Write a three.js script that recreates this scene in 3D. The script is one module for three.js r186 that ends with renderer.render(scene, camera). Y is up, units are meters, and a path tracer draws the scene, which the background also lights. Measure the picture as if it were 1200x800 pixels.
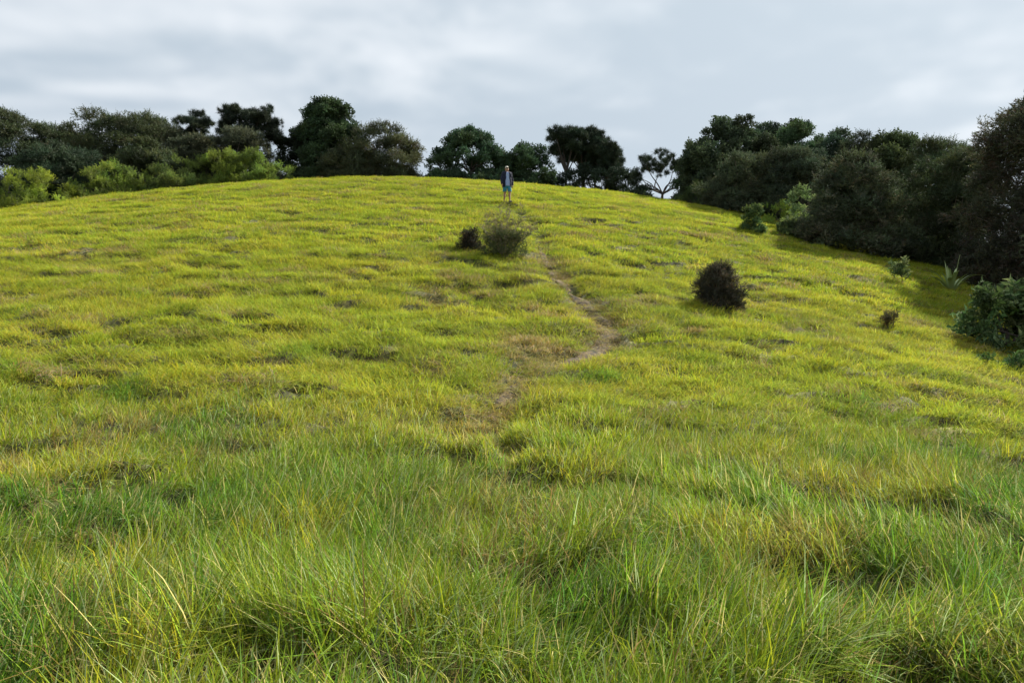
import * as THREE from 'three';
import { mergeGeometries } from 'three/addons/utils/BufferGeometryUtils.js';

// ---------------------------------------------------------------- camera, sky, sun, exposure
const scene = new THREE.Scene();
const EYE = 1.6, F = 800;                       // eye height; focal length in photo pixels (24 mm equivalent)
const camera = new THREE.PerspectiveCamera(2 * Math.atan(400 / F) * 180 / Math.PI, 1.5, 0.05, 3000);
camera.position.set(0, EYE, 0);
camera.lookAt(0, EYE, -10);

const renderer = new THREE.WebGLRenderer();
renderer.toneMapping = THREE.LinearToneMapping;
renderer.toneMappingExposure = 2.75;
renderer.shadowMap.enabled = true;

const SUN = new THREE.Vector3(0.58, 0.62, -0.52).normalize();
const sun = new THREE.DirectionalLight(new THREE.Color().setRGB(1.0, 0.95, 0.82), 4.7);
sun.position.copy(SUN).multiplyScalar(120);
sun.castShadow = true;
sun.shadow.radius = 3;
sun.shadow.mapSize.set(4096, 4096);
Object.assign(sun.shadow.camera, { left: -70, right: 70, top: 70, bottom: -70, near: 1, far: 300 });
scene.add(sun);

// ---------------------------------------------------------------- noise and small helpers
function rng(seed) { let a = seed >>> 0; return () => { a = (a + 0x6D2B79F5) | 0; let t = Math.imul(a ^ (a >>> 15), 1 | a); t = (t + Math.imul(t ^ (t >>> 7), 61 | t)) ^ t; return ((t ^ (t >>> 14)) >>> 0) / 4294967296; }; }
const hash = (x, y) => { let h = Math.imul(x, 374761393) + Math.imul(y, 668265263); h = Math.imul(h ^ (h >>> 13), 1274126177); return ((h ^ (h >>> 16)) >>> 0) / 4294967296; };
function noise(x, y) {
  const ix = Math.floor(x), iy = Math.floor(y), fx = x - ix, fy = y - iy, u = fx * fx * (3 - 2 * fx), v = fy * fy * (3 - 2 * fy);
  const a = hash(ix, iy), b = hash(ix + 1, iy), c = hash(ix, iy + 1), d = hash(ix + 1, iy + 1);
  return a + (b - a) * u + (c - a) * v + (a - b - c + d) * u * v;
}
const fbm = (x, y, o = 4) => { let s = 0, a = 0.5, n = 0; for (let i = 0; i < o; i++) { s += a * noise(x + i * 17.3, y - i * 9.1); n += a; a *= 0.5; x *= 2.03; y *= 2.03; } return s / n; };
const clamp = (x, a = 0, b = 1) => Math.min(b, Math.max(a, x));
const lerp = (a, b, t) => a + (b - a) * t;
const smooth = (a, b, x) => { const t = clamp((x - a) / (b - a)); return t * t * (3 - 2 * t); };
const V = (x, y, z) => new THREE.Vector3(x, y, z);

// ---------------------------------------------------------------- sky: thin bright overcast with soft streaks
{
  const W = 1024, H = 512, data = new Float32Array(W * H * 4);
  for (let r = 0; r < H; r++) {
    const up = ((r + 0.5) / H - 0.5) * Math.PI, y = Math.sin(up);
    for (let c = 0; c < W; c++) {
      const a = ((c + 0.5) / W - 0.5) * 2 * Math.PI, x = Math.cos(a) * Math.cos(up), z = Math.sin(a) * Math.cos(up);
      const k = 1 / (Math.max(y, 0) + 0.16), px = x * k, pz = z * k;
      const wx = px + 0.5 * fbm(px * 1.1 + 5, pz * 1.1, 3), wz = pz + 0.5 * fbm(px * 1.1 - 8, pz * 1.1 + 3, 3);
      const big = fbm(wx * 0.75 + 2.6, wz * 1.05 + 7.2, 4), fine = 0.6 * fbm(wx * 3.0 + 31, wz * 5.2 - 12, 4) + 0.4 * fbm(wx * 8 - 3, wz * 13 + 40, 4);
      const cl = smooth(0.33, 0.67, 0.45 * big + 0.55 * fine);
      const toSun = clamp(x * SUN.x + y * SUN.y + z * SUN.z), glow = 0.10 * Math.pow(toSun, 3);
      const hz = Math.exp(-Math.max(y, 0) * 3.2);
      const base = [0.232, 0.286, 0.340], lit = [0.442, 0.470, 0.502], o = (r * W + c) * 4;
      for (let i = 0; i < 3; i++) {
        let v = lerp(base[i], lit[i], cl * 0.85 + 0.10 + 0.18 * hz) + glow * [1, 0.98, 0.93][i];
        if (y < 0) v *= lerp(1, 0.5, smooth(0, -0.25, y));
        data[o + i] = v * 0.685;
      }
      data[o + 3] = 1;
    }
  }
  const t = new THREE.DataTexture(data, W, H, THREE.RGBAFormat, THREE.FloatType);
  t.mapping = THREE.EquirectangularReflectionMapping; t.magFilter = THREE.LinearFilter; t.minFilter = THREE.LinearFilter; t.needsUpdate = true;
  scene.background = t; scene.environment = t;
}

// ---------------------------------------------------------------- terrain
const SLOPES = [[-60, 0], [-6, 0.0], [0, 0.05], [4, 0.115], [9, 0.245], [15, 0.33], [33, 0.332], [39, 0.285], [44, 0.235], [49, 0.12], [54, -0.06], [64, -0.2], [90, -0.14], [130, 0], [900, 0]];
const slopeAt = (d) => { for (let i = 1; i < SLOPES.length; i++) if (d <= SLOPES[i][0]) { const [a, s] = SLOPES[i - 1], [b, t] = SLOPES[i]; return lerp(s, t, clamp((d - a) / (b - a))); } return 0; };
const PSTEP = 0.25, PMIN = -80, PTAB = [];
{ let h = 0; for (let d = PMIN; d <= 900; d += PSTEP) { PTAB.push(h); h += slopeAt(d + PSTEP / 2) * PSTEP; } const z = PTAB[Math.round(-PMIN / PSTEP)]; for (let i = 0; i < PTAB.length; i++) PTAB[i] -= z; }
const profile = (d) => { const f = clamp((d - PMIN) / PSTEP, 0, PTAB.length - 2), i = Math.floor(f); return lerp(PTAB[i], PTAB[i + 1], f - i); };
function base(x, d) {                                                        // the hill without its lumps
  const q = x + 8.5, c = q > 0 ? 0.0046 : 0.0042, raw = c * q * q * smooth(-6, 18, d);
  const ref = 0.0046 * 8.5 * 8.5 * smooth(-6, 18, d) * (1 - smooth(0, 14, d));
  return profile(d) - 16 * (1 - Math.exp(-raw / 16)) + ref;
}
const pix = (px, py, d) => V((px - 600) / F * d, EYE + (400 - py) / F * d, -d);
function groundAt(px, py) {                                                  // where the sight line of a photo pixel meets the hill
  const u = (px - 600) / F, v = (400 - py) / F;
  for (let d = 1; d < 70; d += 0.05) if (base(u * d, d) >= EYE + v * d) return V(u * d, base(u * d, d), -d);
  return V(u * 44, base(u * 44, 44), -44);
}
// the trodden path, from pixels on the hill
const PATH = [[556, 500], [572, 476], [590, 456], [618, 432], [652, 415], [694, 402], [712, 386], [694, 362], [668, 340], [650, 322], [640, 306], [634, 292], [628, 272], [612, 254], [598, 240]].map(([x, y]) => groundAt(x, y));
const pathCurve = new THREE.CatmullRomCurve3(PATH), PATHPTS = pathCurve.getSpacedPoints(220);
const PATHW = [0, 0, 0.09, 0.02, 0.04, 0.22, 0.25, 0.17, 0.13, 0.13, 0.11, 0.06, 0.02, 0, 0];            // half width worn bare at each of those points
const PATHT = PATH.map((p) => { let b = 0, m = 1e9; PATHPTS.forEach((q, i) => { const k = q.distanceToSquared(p); if (k < m) { m = k; b = i; } }); return b / (PATHPTS.length - 1); });
const pathHalf = (t) => { for (let i = 1; i < PATHT.length; i++) if (t <= PATHT[i]) return lerp(PATHW[i - 1], PATHW[i], clamp((t - PATHT[i - 1]) / (PATHT[i] - PATHT[i - 1]))); return 0; };
function pathDist(x, z) { let m = 1e9, at = 0; for (let i = 0; i < PATHPTS.length; i++) { const p = PATHPTS[i], q = (p.x - x) ** 2 + (p.z - z) ** 2; if (q < m) { m = q; at = i; } } return [Math.sqrt(m), at / (PATHPTS.length - 1)]; }
// hollows under grass mats: pixel, half width in pixels
const HOLLOWS = [[302, 384, 46], [272, 300, 32], [100, 446, 52], [285, 494, 40], [355, 456, 36], [240, 352, 26], [12, 350, 22], [150, 330, 22], [455, 398, 26], [552, 356, 20], [700, 262, 30], [745, 345, 22],
  [760, 395, 26], [890, 372, 26], [905, 420, 26], [945, 462, 34], [1000, 440, 26], [870, 548, 40], [1150, 632, 50], [640, 262, 18], [780, 300, 22], [440, 300, 18], [490, 340, 18],
  [100, 300, 22], [60, 400, 30], [400, 345, 20], [380, 505, 34], [820, 480, 30], [1100, 500, 36], [970, 330, 18], [160, 555, 40], [740, 665, 36], [30, 600, 46], [620, 600, 34], [450, 590, 34], [960, 690, 46]]
  .map(([x, y, w]) => { const g = groundAt(x, y); return { x: g.x, z: g.z, r: w / F * -g.z }; });
function hollow(x, z) { let s = 0; for (const h of HOLLOWS) { const a = (x - h.x) / h.r, b = (z - h.z) / (h.r * 0.55); const q = a * a + b * b; if (q < 4) s = Math.max(s, Math.exp(-q * 1.3)); } return s; }
const pocket = (x, z) => smooth(0.63, 0.75, fbm(x / 0.8 + 11, z / 0.55 + 70, 2));       // small gaps between the mats of grass
function lumps(x, z) {
  const d = -z, m = fbm(x / 1.15 + 40, z / 0.75 + 11, 3), n = fbm(x / 0.62 + 7, z / 0.5 - 3, 2);
  let h = 0.08 * smooth(0.42, 0.62, m) - 0.04 + 0.11 * (n - 0.5) + 0.3 * (fbm(x / 7, z / 6, 2) - 0.5) - 0.13 * pocket(x, z);
  h *= 1 - smooth(60, 80, Math.abs(d));
  const hl = hollow(x, z);
  h += 0.07 * smooth(0.02, 0.18, hl) * (1 - smooth(0.18, 0.4, hl)) - 0.2 * smooth(0.25, 0.7, hl);
  return h;
}
function H(x, z) {
  let h = base(x, -z) + lumps(x, z);
  if (z < -4 && z > -36 && Math.abs(x) < 8) { const [p] = pathDist(x, z); h -= 0.12 * (1 - smooth(0.15, 0.6, p)); }
  return h;
}
const normalAt = (x, z, e = 0.15) => V(-(H(x + e, z) - H(x - e, z)) / (2 * e), 1, -(H(x, z + e) - H(x, z - e)) / (2 * e)).normalize();

function noiseTexture(size, scale, lo, hi, seed, tint) {
  const d = new Uint8Array(size * size * 4);
  for (let y = 0; y < size; y++) for (let x = 0; x < size; x++) {
    const per = (a, b) => { const u = x / size, v = y / size; const f = (X, Y) => fbm(X * scale + seed, Y * scale + seed * 0.7, 5); const wu = smooth(0, 1, u), wv = smooth(0, 1, v); return lerp(lerp(f(u, v), f(u - 1, v), wu), lerp(f(u, v - 1), f(u - 1, v - 1), wu), wv); };
    const n = clamp((per() - 0.5) * 1.9 + 0.5), k = lerp(lo, hi, n) * 255;
    for (let c = 0; c < 3; c++) d[(y * size + x) * 4 + c] = clamp(k * (tint ? tint[c] : 1), 0, 255);
    d[(y * size + x) * 4 + 3] = 255;
  }
  const t = new THREE.DataTexture(d, size, size); t.wrapS = t.wrapT = THREE.RepeatWrapping; t.magFilter = THREE.LinearFilter; t.needsUpdate = true; return t;
}
const grain = noiseTexture(512, 14, 0.35, 1.0, 3), grainC = grain.clone(); grainC.colorSpace = THREE.SRGBColorSpace; grainC.needsUpdate = true;
const soilMat = new THREE.MeshStandardMaterial({ color: 0xffffff, vertexColors: true, roughness: 1, map: grainC, bumpMap: grain, bumpScale: 0.02 });

const tag = (o, label, category, group, kind) => { o.userData.label = label; if (category) o.userData.category = category; if (group) o.userData.group = group; if (kind) o.userData.kind = kind; return o; };
const shadows = (o) => { o.traverse((m) => { if (m.isMesh) { m.castShadow = true; m.receiveShadow = true; } }); return o; };
const taken = {};
const numbered = (n) => { const k = taken[n] = (taken[n] ?? -1) + 1; return k ? `${n}_${String(k).padStart(3, '0')}` : n; };
function thing(name, label, category, pos, group) { const g = new THREE.Group(); g.name = numbered(name); g.position.copy(pos); tag(g, label, category, group); scene.add(g); return g; }
function part(name, geometry, material, parent) { const m = new THREE.Mesh(geometry, material); m.name = name; parent.add(m); m.castShadow = m.receiveShadow = true; return m; }

{ // the ground: one sheet, fine near the camera, coarse towards the horizon
  const axis = (fine, reach, grow, far) => { const a = [0]; let s = fine; while (a[a.length - 1] < far) { const l = a[a.length - 1]; if (l > reach) s *= grow; a.push(l + s); } return a; };
  const px = axis(0.16, 30, 1.12, 700), xs = [...px.slice(1).reverse().map((v) => -v), ...px];
  const zf = axis(0.12, 56, 1.14, 800), zb = axis(0.5, 10, 1.25, 400), zs = [...zf.slice(1).reverse().map((v) => -v), ...zb];
  const nx = xs.length, nz = zs.length, pos = new Float32Array(nx * nz * 3), col = new Float32Array(nx * nz * 3), uv = new Float32Array(nx * nz * 2), idx = [];
  for (let j = 0; j < nz; j++) for (let i = 0; i < nx; i++) {
    const x = xs[i], z = zs[j], k = j * nx + i;
    pos.set([x, H(x, z) - 0.01, z], k * 3); uv.set([x / 1.3, z / 1.3], k * 2);
    const t = fbm(x / 1.1 + 3, z / 0.9, 3); col.set([lerp(0.18, 0.13, t), lerp(0.15, 0.15, t), 0.04], k * 3);
    if (i < nx - 1 && j < nz - 1) idx.push(k, k + nx, k + 1, k + 1, k + nx, k + nx + 1);
  }
  const g = new THREE.BufferGeometry();
  g.setAttribute('position', new THREE.BufferAttribute(pos, 3)); g.setAttribute('color', new THREE.BufferAttribute(col, 3)); g.setAttribute('uv', new THREE.BufferAttribute(uv, 2)); g.setIndex(idx); g.computeVertexNormals();
  const m = new THREE.Mesh(g, soilMat); m.name = 'hillside_ground'; m.receiveShadow = m.castShadow = true; tag(m, 'grassy hillside rising to a rounded crest', 'ground', null, 'structure'); scene.add(m);
}
{ // the trodden path: bare brown soil and flattened straw
  const pos = [], col = [], uv = [], idx = [], N = 420, M = 9;
  for (let i = 0; i <= N; i++) {
    const t = i / N, p = pathCurve.getPointAt(t), q = pathCurve.getTangentAt(t), s = V(-q.z, 0, q.x).normalize();
    const w = 0.03 + pathHalf(t) * (0.7 + 0.7 * noise(t * 22, 4));
    for (let j = 0; j < M; j++) {
      const f = (j / (M - 1)) * 2 - 1, x = p.x + s.x * f * w, z = p.z + s.z * f * w, n = fbm(x * 5, z * 5, 3);
      pos.push(x, H(x, z) + 0.018 - 0.06 * f ** 4 + 0.03 * (n - 0.5) - 0.06 * smooth(0.09, 0.03, w), z); uv.push(x / 0.7, z / 0.7);
      col.push(lerp(0.11, 0.22, n), lerp(0.072, 0.145, n), lerp(0.03, 0.055, n));
      if (i < N && j < M - 1) { const k = i * M + j; idx.push(k, k + 1, k + M, k + 1, k + M + 1, k + M); }
    }
  }
  const g = new THREE.BufferGeometry(); g.setAttribute('position', new THREE.Float32BufferAttribute(pos, 3)); g.setAttribute('color', new THREE.Float32BufferAttribute(col, 3)); g.setAttribute('uv', new THREE.Float32BufferAttribute(uv, 2)); g.setIndex(idx); g.computeVertexNormals();
  const m = new THREE.Mesh(g, soilMat); m.name = 'dirt_path'; m.receiveShadow = m.castShadow = true; tag(m, 'narrow trodden brown path winding up the hill', 'path', null, 'structure'); scene.add(m);
}
// ---------------------------------------------------------------- person, walking down the path
function surface(sdf, lo, hi, cell) {                                        // surface nets
  const n = [0, 1, 2].map((i) => Math.ceil((hi[i] - lo[i]) / cell) + 1), [nx, ny, nz] = n, f = new Float32Array(nx * ny * nz), id = new Int32Array(nx * ny * nz).fill(-1), pos = [], idx = [];
  for (let k = 0, o = 0; k < nz; k++) for (let j = 0; j < ny; j++) for (let i = 0; i < nx; i++) f[o++] = sdf(lo[0] + i * cell, lo[1] + j * cell, lo[2] + k * cell);
  const at = (i, j, k) => i + nx * (j + ny * k);
  for (let k = 0; k < nz - 1; k++) for (let j = 0; j < ny - 1; j++) for (let i = 0; i < nx - 1; i++) {
    let c = 0, sx = 0, sy = 0, sz = 0, m = 0; const v = [];
    for (let q = 0; q < 8; q++) { v[q] = f[at(i + (q & 1), j + ((q >> 1) & 1), k + (q >> 2))]; if (v[q] < 0) m++; }
    if (m === 0 || m === 8) continue;
    for (const [a, b] of EDGES) if ((v[a] < 0) !== (v[b] < 0)) { const t = v[a] / (v[a] - v[b]); sx += lerp(a & 1, b & 1, t); sy += lerp((a >> 1) & 1, (b >> 1) & 1, t); sz += lerp(a >> 2, b >> 2, t); c++; }
    id[at(i, j, k)] = pos.length / 3; pos.push(lo[0] + (i + sx / c) * cell, lo[1] + (j + sy / c) * cell, lo[2] + (k + sz / c) * cell);
  }
  const quad = (a, b, c, d, flip) => { if (a < 0 || b < 0 || c < 0 || d < 0) return; flip ? idx.push(a, b, c, a, c, d) : idx.push(a, c, b, a, d, c); };
  for (let k = 1; k < nz - 1; k++) for (let j = 1; j < ny - 1; j++) for (let i = 1; i < nx - 1; i++) {
    const s = f[at(i, j, k)] < 0;
    if (s !== f[at(i + 1, j, k)] < 0) quad(id[at(i, j - 1, k - 1)], id[at(i, j, k - 1)], id[at(i, j, k)], id[at(i, j - 1, k)], s);
    if (s !== f[at(i, j + 1, k)] < 0) quad(id[at(i - 1, j, k - 1)], id[at(i - 1, j, k)], id[at(i, j, k)], id[at(i, j, k - 1)], s);
    if (s !== f[at(i, j, k + 1)] < 0) quad(id[at(i - 1, j - 1, k)], id[at(i, j - 1, k)], id[at(i, j, k)], id[at(i - 1, j, k)], s);
  }
  const g = new THREE.BufferGeometry(); g.setAttribute('position', new THREE.Float32BufferAttribute(pos, 3)); g.setIndex(idx); g.computeVertexNormals(); return g;
}
const EDGES = [[0, 1], [2, 3], [4, 5], [6, 7], [0, 2], [1, 3], [4, 6], [5, 7], [0, 4], [1, 5], [2, 6], [3, 7]];
const smin = (a, b, k) => { const h = Math.max(k - Math.abs(a - b), 0) / k; return Math.min(a, b) - h * h * k * 0.25; };
const bone = (x, y, z, a, b, ra, rb) => { const bx = b[0] - a[0], by = b[1] - a[1], bz = b[2] - a[2], px = x - a[0], py = y - a[1], pz = z - a[2], t = clamp((px * bx + py * by + pz * bz) / (bx * bx + by * by + bz * bz)); return Math.hypot(px - bx * t, py - by * t, pz - bz * t) - lerp(ra, rb, t); };
const egg = (x, y, z, c, r) => { const a = (x - c[0]) / r[0], b = (y - c[1]) / r[1], d = (z - c[2]) / r[2], q = Math.sqrt(a * a + b * b + d * d); return (q - 1) * Math.min(r[0], r[1], r[2]); };
function colored(g, fn) { const p = g.attributes.position, c = new Float32Array(p.count * 3); for (let i = 0; i < p.count; i++) c.set(fn(p.getX(i), p.getY(i), p.getZ(i)), i * 3); g.setAttribute('color', new THREE.BufferAttribute(c, 3)); return g; }
{
  const J = {};
  for (const s of [-1, 1]) Object.assign(J, { ['sh' + s]: [s * 0.185, 1.405, -0.01], ['el' + s]: [s * 0.265, 1.13, s > 0 ? -0.06 : 0.03], ['wr' + s]: [s * 0.285, 0.885, s > 0 ? -0.01 : 0.13], ['hip' + s]: [s * 0.095, 0.92, 0], ['kn' + s]: [s * 0.105, 0.505, s > 0 ? 0.10 : 0.0], ['an' + s]: [s * 0.11, 0.09, s > 0 ? 0.13 : -0.10], ['toe' + s]: [s * 0.135, 0.035, s > 0 ? 0.29 : 0.06] });
  const torso = (x, y, z, e) => { const a = bone(x * 0.78, y, z * 1.3, [0, 0.96, 0], [0, 1.16, 0.01], 0.135 + e, 0.125 + e), b = bone(x * 0.76, y, z * 1.25, [0, 1.16, 0.01], [0, 1.34, 0], 0.125 + e, 0.15 + e); return smin(a, b, 0.06); };
  const body = (x, y, z) => {
    let d = torso(x, y, z, 0);
    d = smin(d, bone(x, y, z, [0, 1.40, -0.01], [0, 1.53, 0.01], 0.062, 0.056), 0.05);
    d = smin(d, bone(x, y, z, J['sh-1'], J.sh1, 0.062, 0.062), 0.05);
    for (const s of [-1, 1]) {
      d = smin(d, smin(bone(x, y, z, J['sh' + s], J['el' + s], 0.056, 0.043), bone(x, y, z, J['el' + s], J['wr' + s], 0.042, 0.027), 0.02), 0.03);
      d = smin(d, smin(bone(x, y, z, J['hip' + s], J['kn' + s], 0.088, 0.056), smin(bone(x, y, z, J['kn' + s], J['an' + s], 0.053, 0.037), egg(x, y, z, [J['kn' + s][0], 0.36, J['kn' + s][2] - 0.025], [0.05, 0.13, 0.05]), 0.03), 0.03), 0.04);
      d = smin(d, bone(x, y, z, [J['an' + s][0], 0.05, J['an' + s][2] - 0.02], J['toe' + s], 0.045, 0.032), 0.04);
    }
    return smin(d, egg(x, y, z, [0, 1.60, 0.015], [0.07, 0.10, 0.085]), 0.03);
  };
  const head = (x, y, z) => {
    let d = egg(x, y, z, [0, 1.625, 0.005], [0.077, 0.112, 0.096]);
    d = smin(d, egg(x, y, z, [0, 1.555, 0.045], [0.05, 0.05, 0.05]), 0.04);
    d = smin(d, bone(x, y, z, [0, 1.63, 0.098], [0, 1.592, 0.118], 0.009, 0.014), 0.015);
    for (const s of [-1, 1]) { d = -smin(-d, egg(x, y, z, [s * 0.031, 1.622, 0.108], [0.017, 0.012, 0.02]), 0.012); d = smin(d, egg(x, y, z, [s * 0.031, 1.621, 0.082], [0.014, 0.011, 0.012]), 0.004); d = smin(d, egg(x, y, z, [s * 0.08, 1.61, -0.005], [0.012, 0.032, 0.02]), 0.008); d = smin(d, bone(x, y, z, [s * 0.014, 1.642, 0.099], [s * 0.045, 1.643, 0.086], 0.007, 0.005), 0.01); }
    d = smin(d, bone(x, y, z, [-0.02, 1.558, 0.089], [0.02, 1.558, 0.089], 0.008, 0.008), 0.008);
    return smin(d, bone(x, y, z, [0, 1.45, -0.005], [0, 1.55, 0.0], 0.058, 0.056), 0.03);
  };
  const hand = (s) => { const [wx, wy, wz] = J['wr' + s]; const P = (x, y, z) => [wx + s * x, wy + y, wz + z]; // palm faces the thigh
    const fingers = [[0.034, 0.074], [0.012, 0.083], [-0.011, 0.077], [-0.032, 0.06]];
    return (x, y, z) => {
      let d = bone(x, y, z, P(0, 0.02, -0.005), P(0.002, -0.03, 0.004), 0.026, 0.024);
      for (const [o] of fingers) d = smin(d, bone(x, y, z, P(0, -0.01, o * 0.5 + 0.004), P(0.004, -0.085, o + 0.008), 0.016, 0.0125), 0.012);
      for (const [o, l] of fingers) { const a = P(0.004, -0.085, o + 0.008), b = P(0.002, -0.085 - l * 0.48, o * 1.08 + 0.013), c = P(-0.014, -0.085 - l * 0.8, o * 1.1 + 0.014), e = P(-0.03, -0.085 - l * 0.95, o * 1.1 + 0.012); d = Math.min(d, smin(smin(bone(x, y, z, a, b, 0.0095, 0.009), bone(x, y, z, b, c, 0.009, 0.0082), 0.004), bone(x, y, z, c, e, 0.0082, 0.0072), 0.004)); }
      const t = smin(bone(x, y, z, P(-0.004, -0.02, 0.024), P(-0.014, -0.058, 0.054), 0.013, 0.0105), bone(x, y, z, P(-0.014, -0.058, 0.054), P(-0.022, -0.092, 0.062), 0.0105, 0.008), 0.006);
      return smin(d, t, 0.01);
    }; };
  const feet = groundAt(594, 238), at = V(feet.x, H(feet.x, feet.z) - 0.03, feet.z);
  const who = thing('person', 'person in navy jacket, checked shirt, teal shorts and pale cap on the path', 'person', at);
  who.rotation.y = Math.atan2(-at.x, -at.z) + 0.3;
  const skin = [0.30, 0.165, 0.11], hairC = [0.035, 0.024, 0.018];
  const skinOf = (x, y, z) => { if (y > 1.5) { if (z > 0.07) { for (const s of [-1, 1]) { const q = Math.hypot(x - s * 0.031, (y - 1.621) * 1.4); if (q < 0.005) return [0.02, 0.015, 0.012]; if (q < 0.012) return [0.6, 0.56, 0.52]; if (Math.hypot((x - s * 0.031) / 3.4, y - 1.643) < 0.0065) return hairC; } if (Math.abs(x) < 0.026 && Math.abs(y - 1.558) < 0.009) return [0.27, 0.10, 0.085]; } } return skin; };
  const parts = [surface(body, [-0.42, -0.02, -0.24], [0.42, 1.74, 0.3], 0.012), surface(head, [-0.11, 1.44, -0.12], [0.11, 1.76, 0.15], 0.0045)];
  for (const s of [-1, 1]) { const w = J['wr' + s]; parts.push(surface(hand(s), [w[0] - 0.06, w[1] - 0.2, w[2] - 0.07], [w[0] + 0.06, w[1] + 0.06, w[2] + 0.1], 0.0032)); }
  who.scale.setScalar(0.94);
  part('body', mergeGeometries(parts.map((g) => colored(g, skinOf))), new THREE.MeshStandardMaterial({ vertexColors: true, roughness: 0.6 }), who);
  const fabric = (c, r = 0.9) => new THREE.MeshStandardMaterial({ color: new THREE.Color().setRGB(...c), roughness: r, bumpMap: grain, bumpScale: 0.002 });
  const wr = (x, y, z) => 0.006 * Math.sin(y * 38 + x * 14) * Math.sin(z * 24 + y * 11 + x * 9) + 0.004 * Math.sin(x * 60 + y * 20);
  // jacket, worn open
  const jacket = (x, y, z) => {
    let d = smin(torso(x, y, z, 0.038), bone(x * 0.8, y, z * 1.15, [0, 0.80, 0], [0, 1.1, 0], 0.19, 0.165), 0.05);
    for (const s of [-1, 1]) d = smin(d, smin(bone(x, y, z, [s * 0.17, 1.405, -0.01], J['el' + s], 0.088, 0.074), bone(x, y, z, J['el' + s], [J['wr' + s][0], 0.90, J['wr' + s][2] - 0.005], 0.074, 0.056), 0.03), 0.04);
    d = smin(d, bone(x, y, z, [0, 1.42, -0.03], [0, 1.49, -0.02], 0.1, 0.082), 0.05) + wr(x, y, z);
    d = Math.max(d, 0.735 - y + 0.01 * Math.sin(x * 25), -egg(x, y, z, [0, 1.56, 0.05], [0.085, 0.12, 0.11]));
    const half = 0.062 + 0.055 * clamp((1.42 - y) / 0.6) + 0.01 * Math.sin(y * 20);
    return Math.max(d, -Math.max(Math.abs(x) - half, 0.02 - z, y - 1.52));
  };
  const jk = part('jacket', surface(jacket, [-0.42, 0.7, -0.26], [0.42, 1.56, 0.3], 0.011), fabric([0.007, 0.010, 0.030], 1), who);
  for (const s of [-1, 1]) part('lapel', surface((x, y, z) => Math.max(jacket(x - s * 0.012, y, z + 0.004) - 0.006, Math.abs(x - s * (0.085 + 0.05 * clamp((1.42 - y) / 0.6))) - 0.014, y - 1.47, 0.02 - z), [-0.2, 0.72, -0.02], [0.2, 1.5, 0.3], 0.009), fabric([0.010, 0.013, 0.034], 1), jk);
  const plaid = (x, y) => { const a = Math.abs(((x * 24) % 1 + 1) % 1 - 0.5) < 0.17, b = Math.abs(((y * 24) % 1 + 1) % 1 - 0.5) < 0.17, c = [0.36, 0.44, 0.66]; return c.map((v, i) => v * (a ? [0.5, 0.58, 0.78][i] : 1) * (b ? [0.58, 0.64, 0.8][i] : 1)); };
  const sh = part('shirt', colored(surface((x, y, z) => Math.max(smin(torso(x, y, z, 0.018), bone(x * 0.8, y, z * 1.2, [0, 0.82, 0.01], [0, 1.1, 0.01], 0.165, 0.15), 0.05) + 0.6 * wr(x, y, z), 0.80 - y, y - 1.47), [-0.26, 0.77, -0.2], [0.26, 1.5, 0.24], 0.0105), plaid), new THREE.MeshStandardMaterial({ vertexColors: true, roughness: 0.9 }), who);
  part('collar', surface((x, y, z) => { const r = Math.hypot(x, (z + 0.005) * 1.05); return Math.max(Math.abs(r - 0.074) - 0.009, Math.abs(y - 1.465 + z * 0.25) - 0.026, -Math.max(Math.abs(x) - 0.03 - (1.49 - y) * 0.3, -z)); }, [-0.1, 1.4, -0.1], [0.1, 1.53, 0.1], 0.007), fabric([0.42, 0.5, 0.70]), sh);
  part('shorts', surface((x, y, z) => { let d = bone(x * 0.85, y, z * 1.1, [0, 0.93, 0], [0, 0.84, 0], 0.14, 0.145); for (const s of [-1, 1]) d = smin(d, bone(x, y, z, [s * 0.095, 0.86, 0], [s * 0.112, 0.5, J['kn' + s][2]], 0.105, 0.095), 0.025); return Math.max(d + 0.7 * wr(x, y, z), 0.535 - y); }, [-0.26, 0.5, -0.2], [0.26, 1.0, 0.24], 0.0105), fabric([0.025, 0.16, 0.24]), who);
  part('hair', surface((x, y, z) => Math.max(egg(x, y, z, [0, 1.632, -0.012], [0.087, 0.112, 0.1]), z - 0.03 - (y - 1.66) * 0.6, 1.55 - y), [-0.11, 1.5, -0.14], [0.11, 1.78, 0.13], 0.007), fabric(hairC, 0.7), who);
  const cap = part('cap', surface((x, y, z) => Math.max(egg(x, y, z, [0, 1.655, -0.008], [0.094, 0.105, 0.11]), 1.672 - y), [-0.12, 1.65, -0.14], [0.12, 1.79, 0.13], 0.007), fabric([0.62, 0.58, 0.52]), who);
  part('brim', surface((x, y, z) => Math.max(egg(x, 1.675, z, [0, 1.675, 0.075], [0.082, 0.1, 0.115]), Math.abs(y - 1.678 + 0.14 * (z - 0.08) + x * x * 2.2) - 0.006, 0.06 - z), [-0.11, 1.62, 0.04], [0.11, 1.72, 0.22], 0.0055), fabric([0.05, 0.045, 0.05]), cap);
  for (const s of [-1, 1]) { const a = J['an' + s], t = J['toe' + s]; part('shoe', surface((x, y, z) => Math.max(smin(bone(x, y, z, [a[0], 0.045, a[2] - 0.03], [t[0], 0.035, t[2]], 0.056, 0.045), bone(x, y, z, [a[0], 0.05, a[2]], [a[0], 0.1, a[2]], 0.055, 0.05), 0.04), -0.012 - y, y - 0.11), [a[0] - 0.1, -0.03, a[2] - 0.12], [t[0] + 0.1, 0.14, t[2] + 0.08], 0.01), fabric([0.08, 0.075, 0.07]), who); }
}

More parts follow.
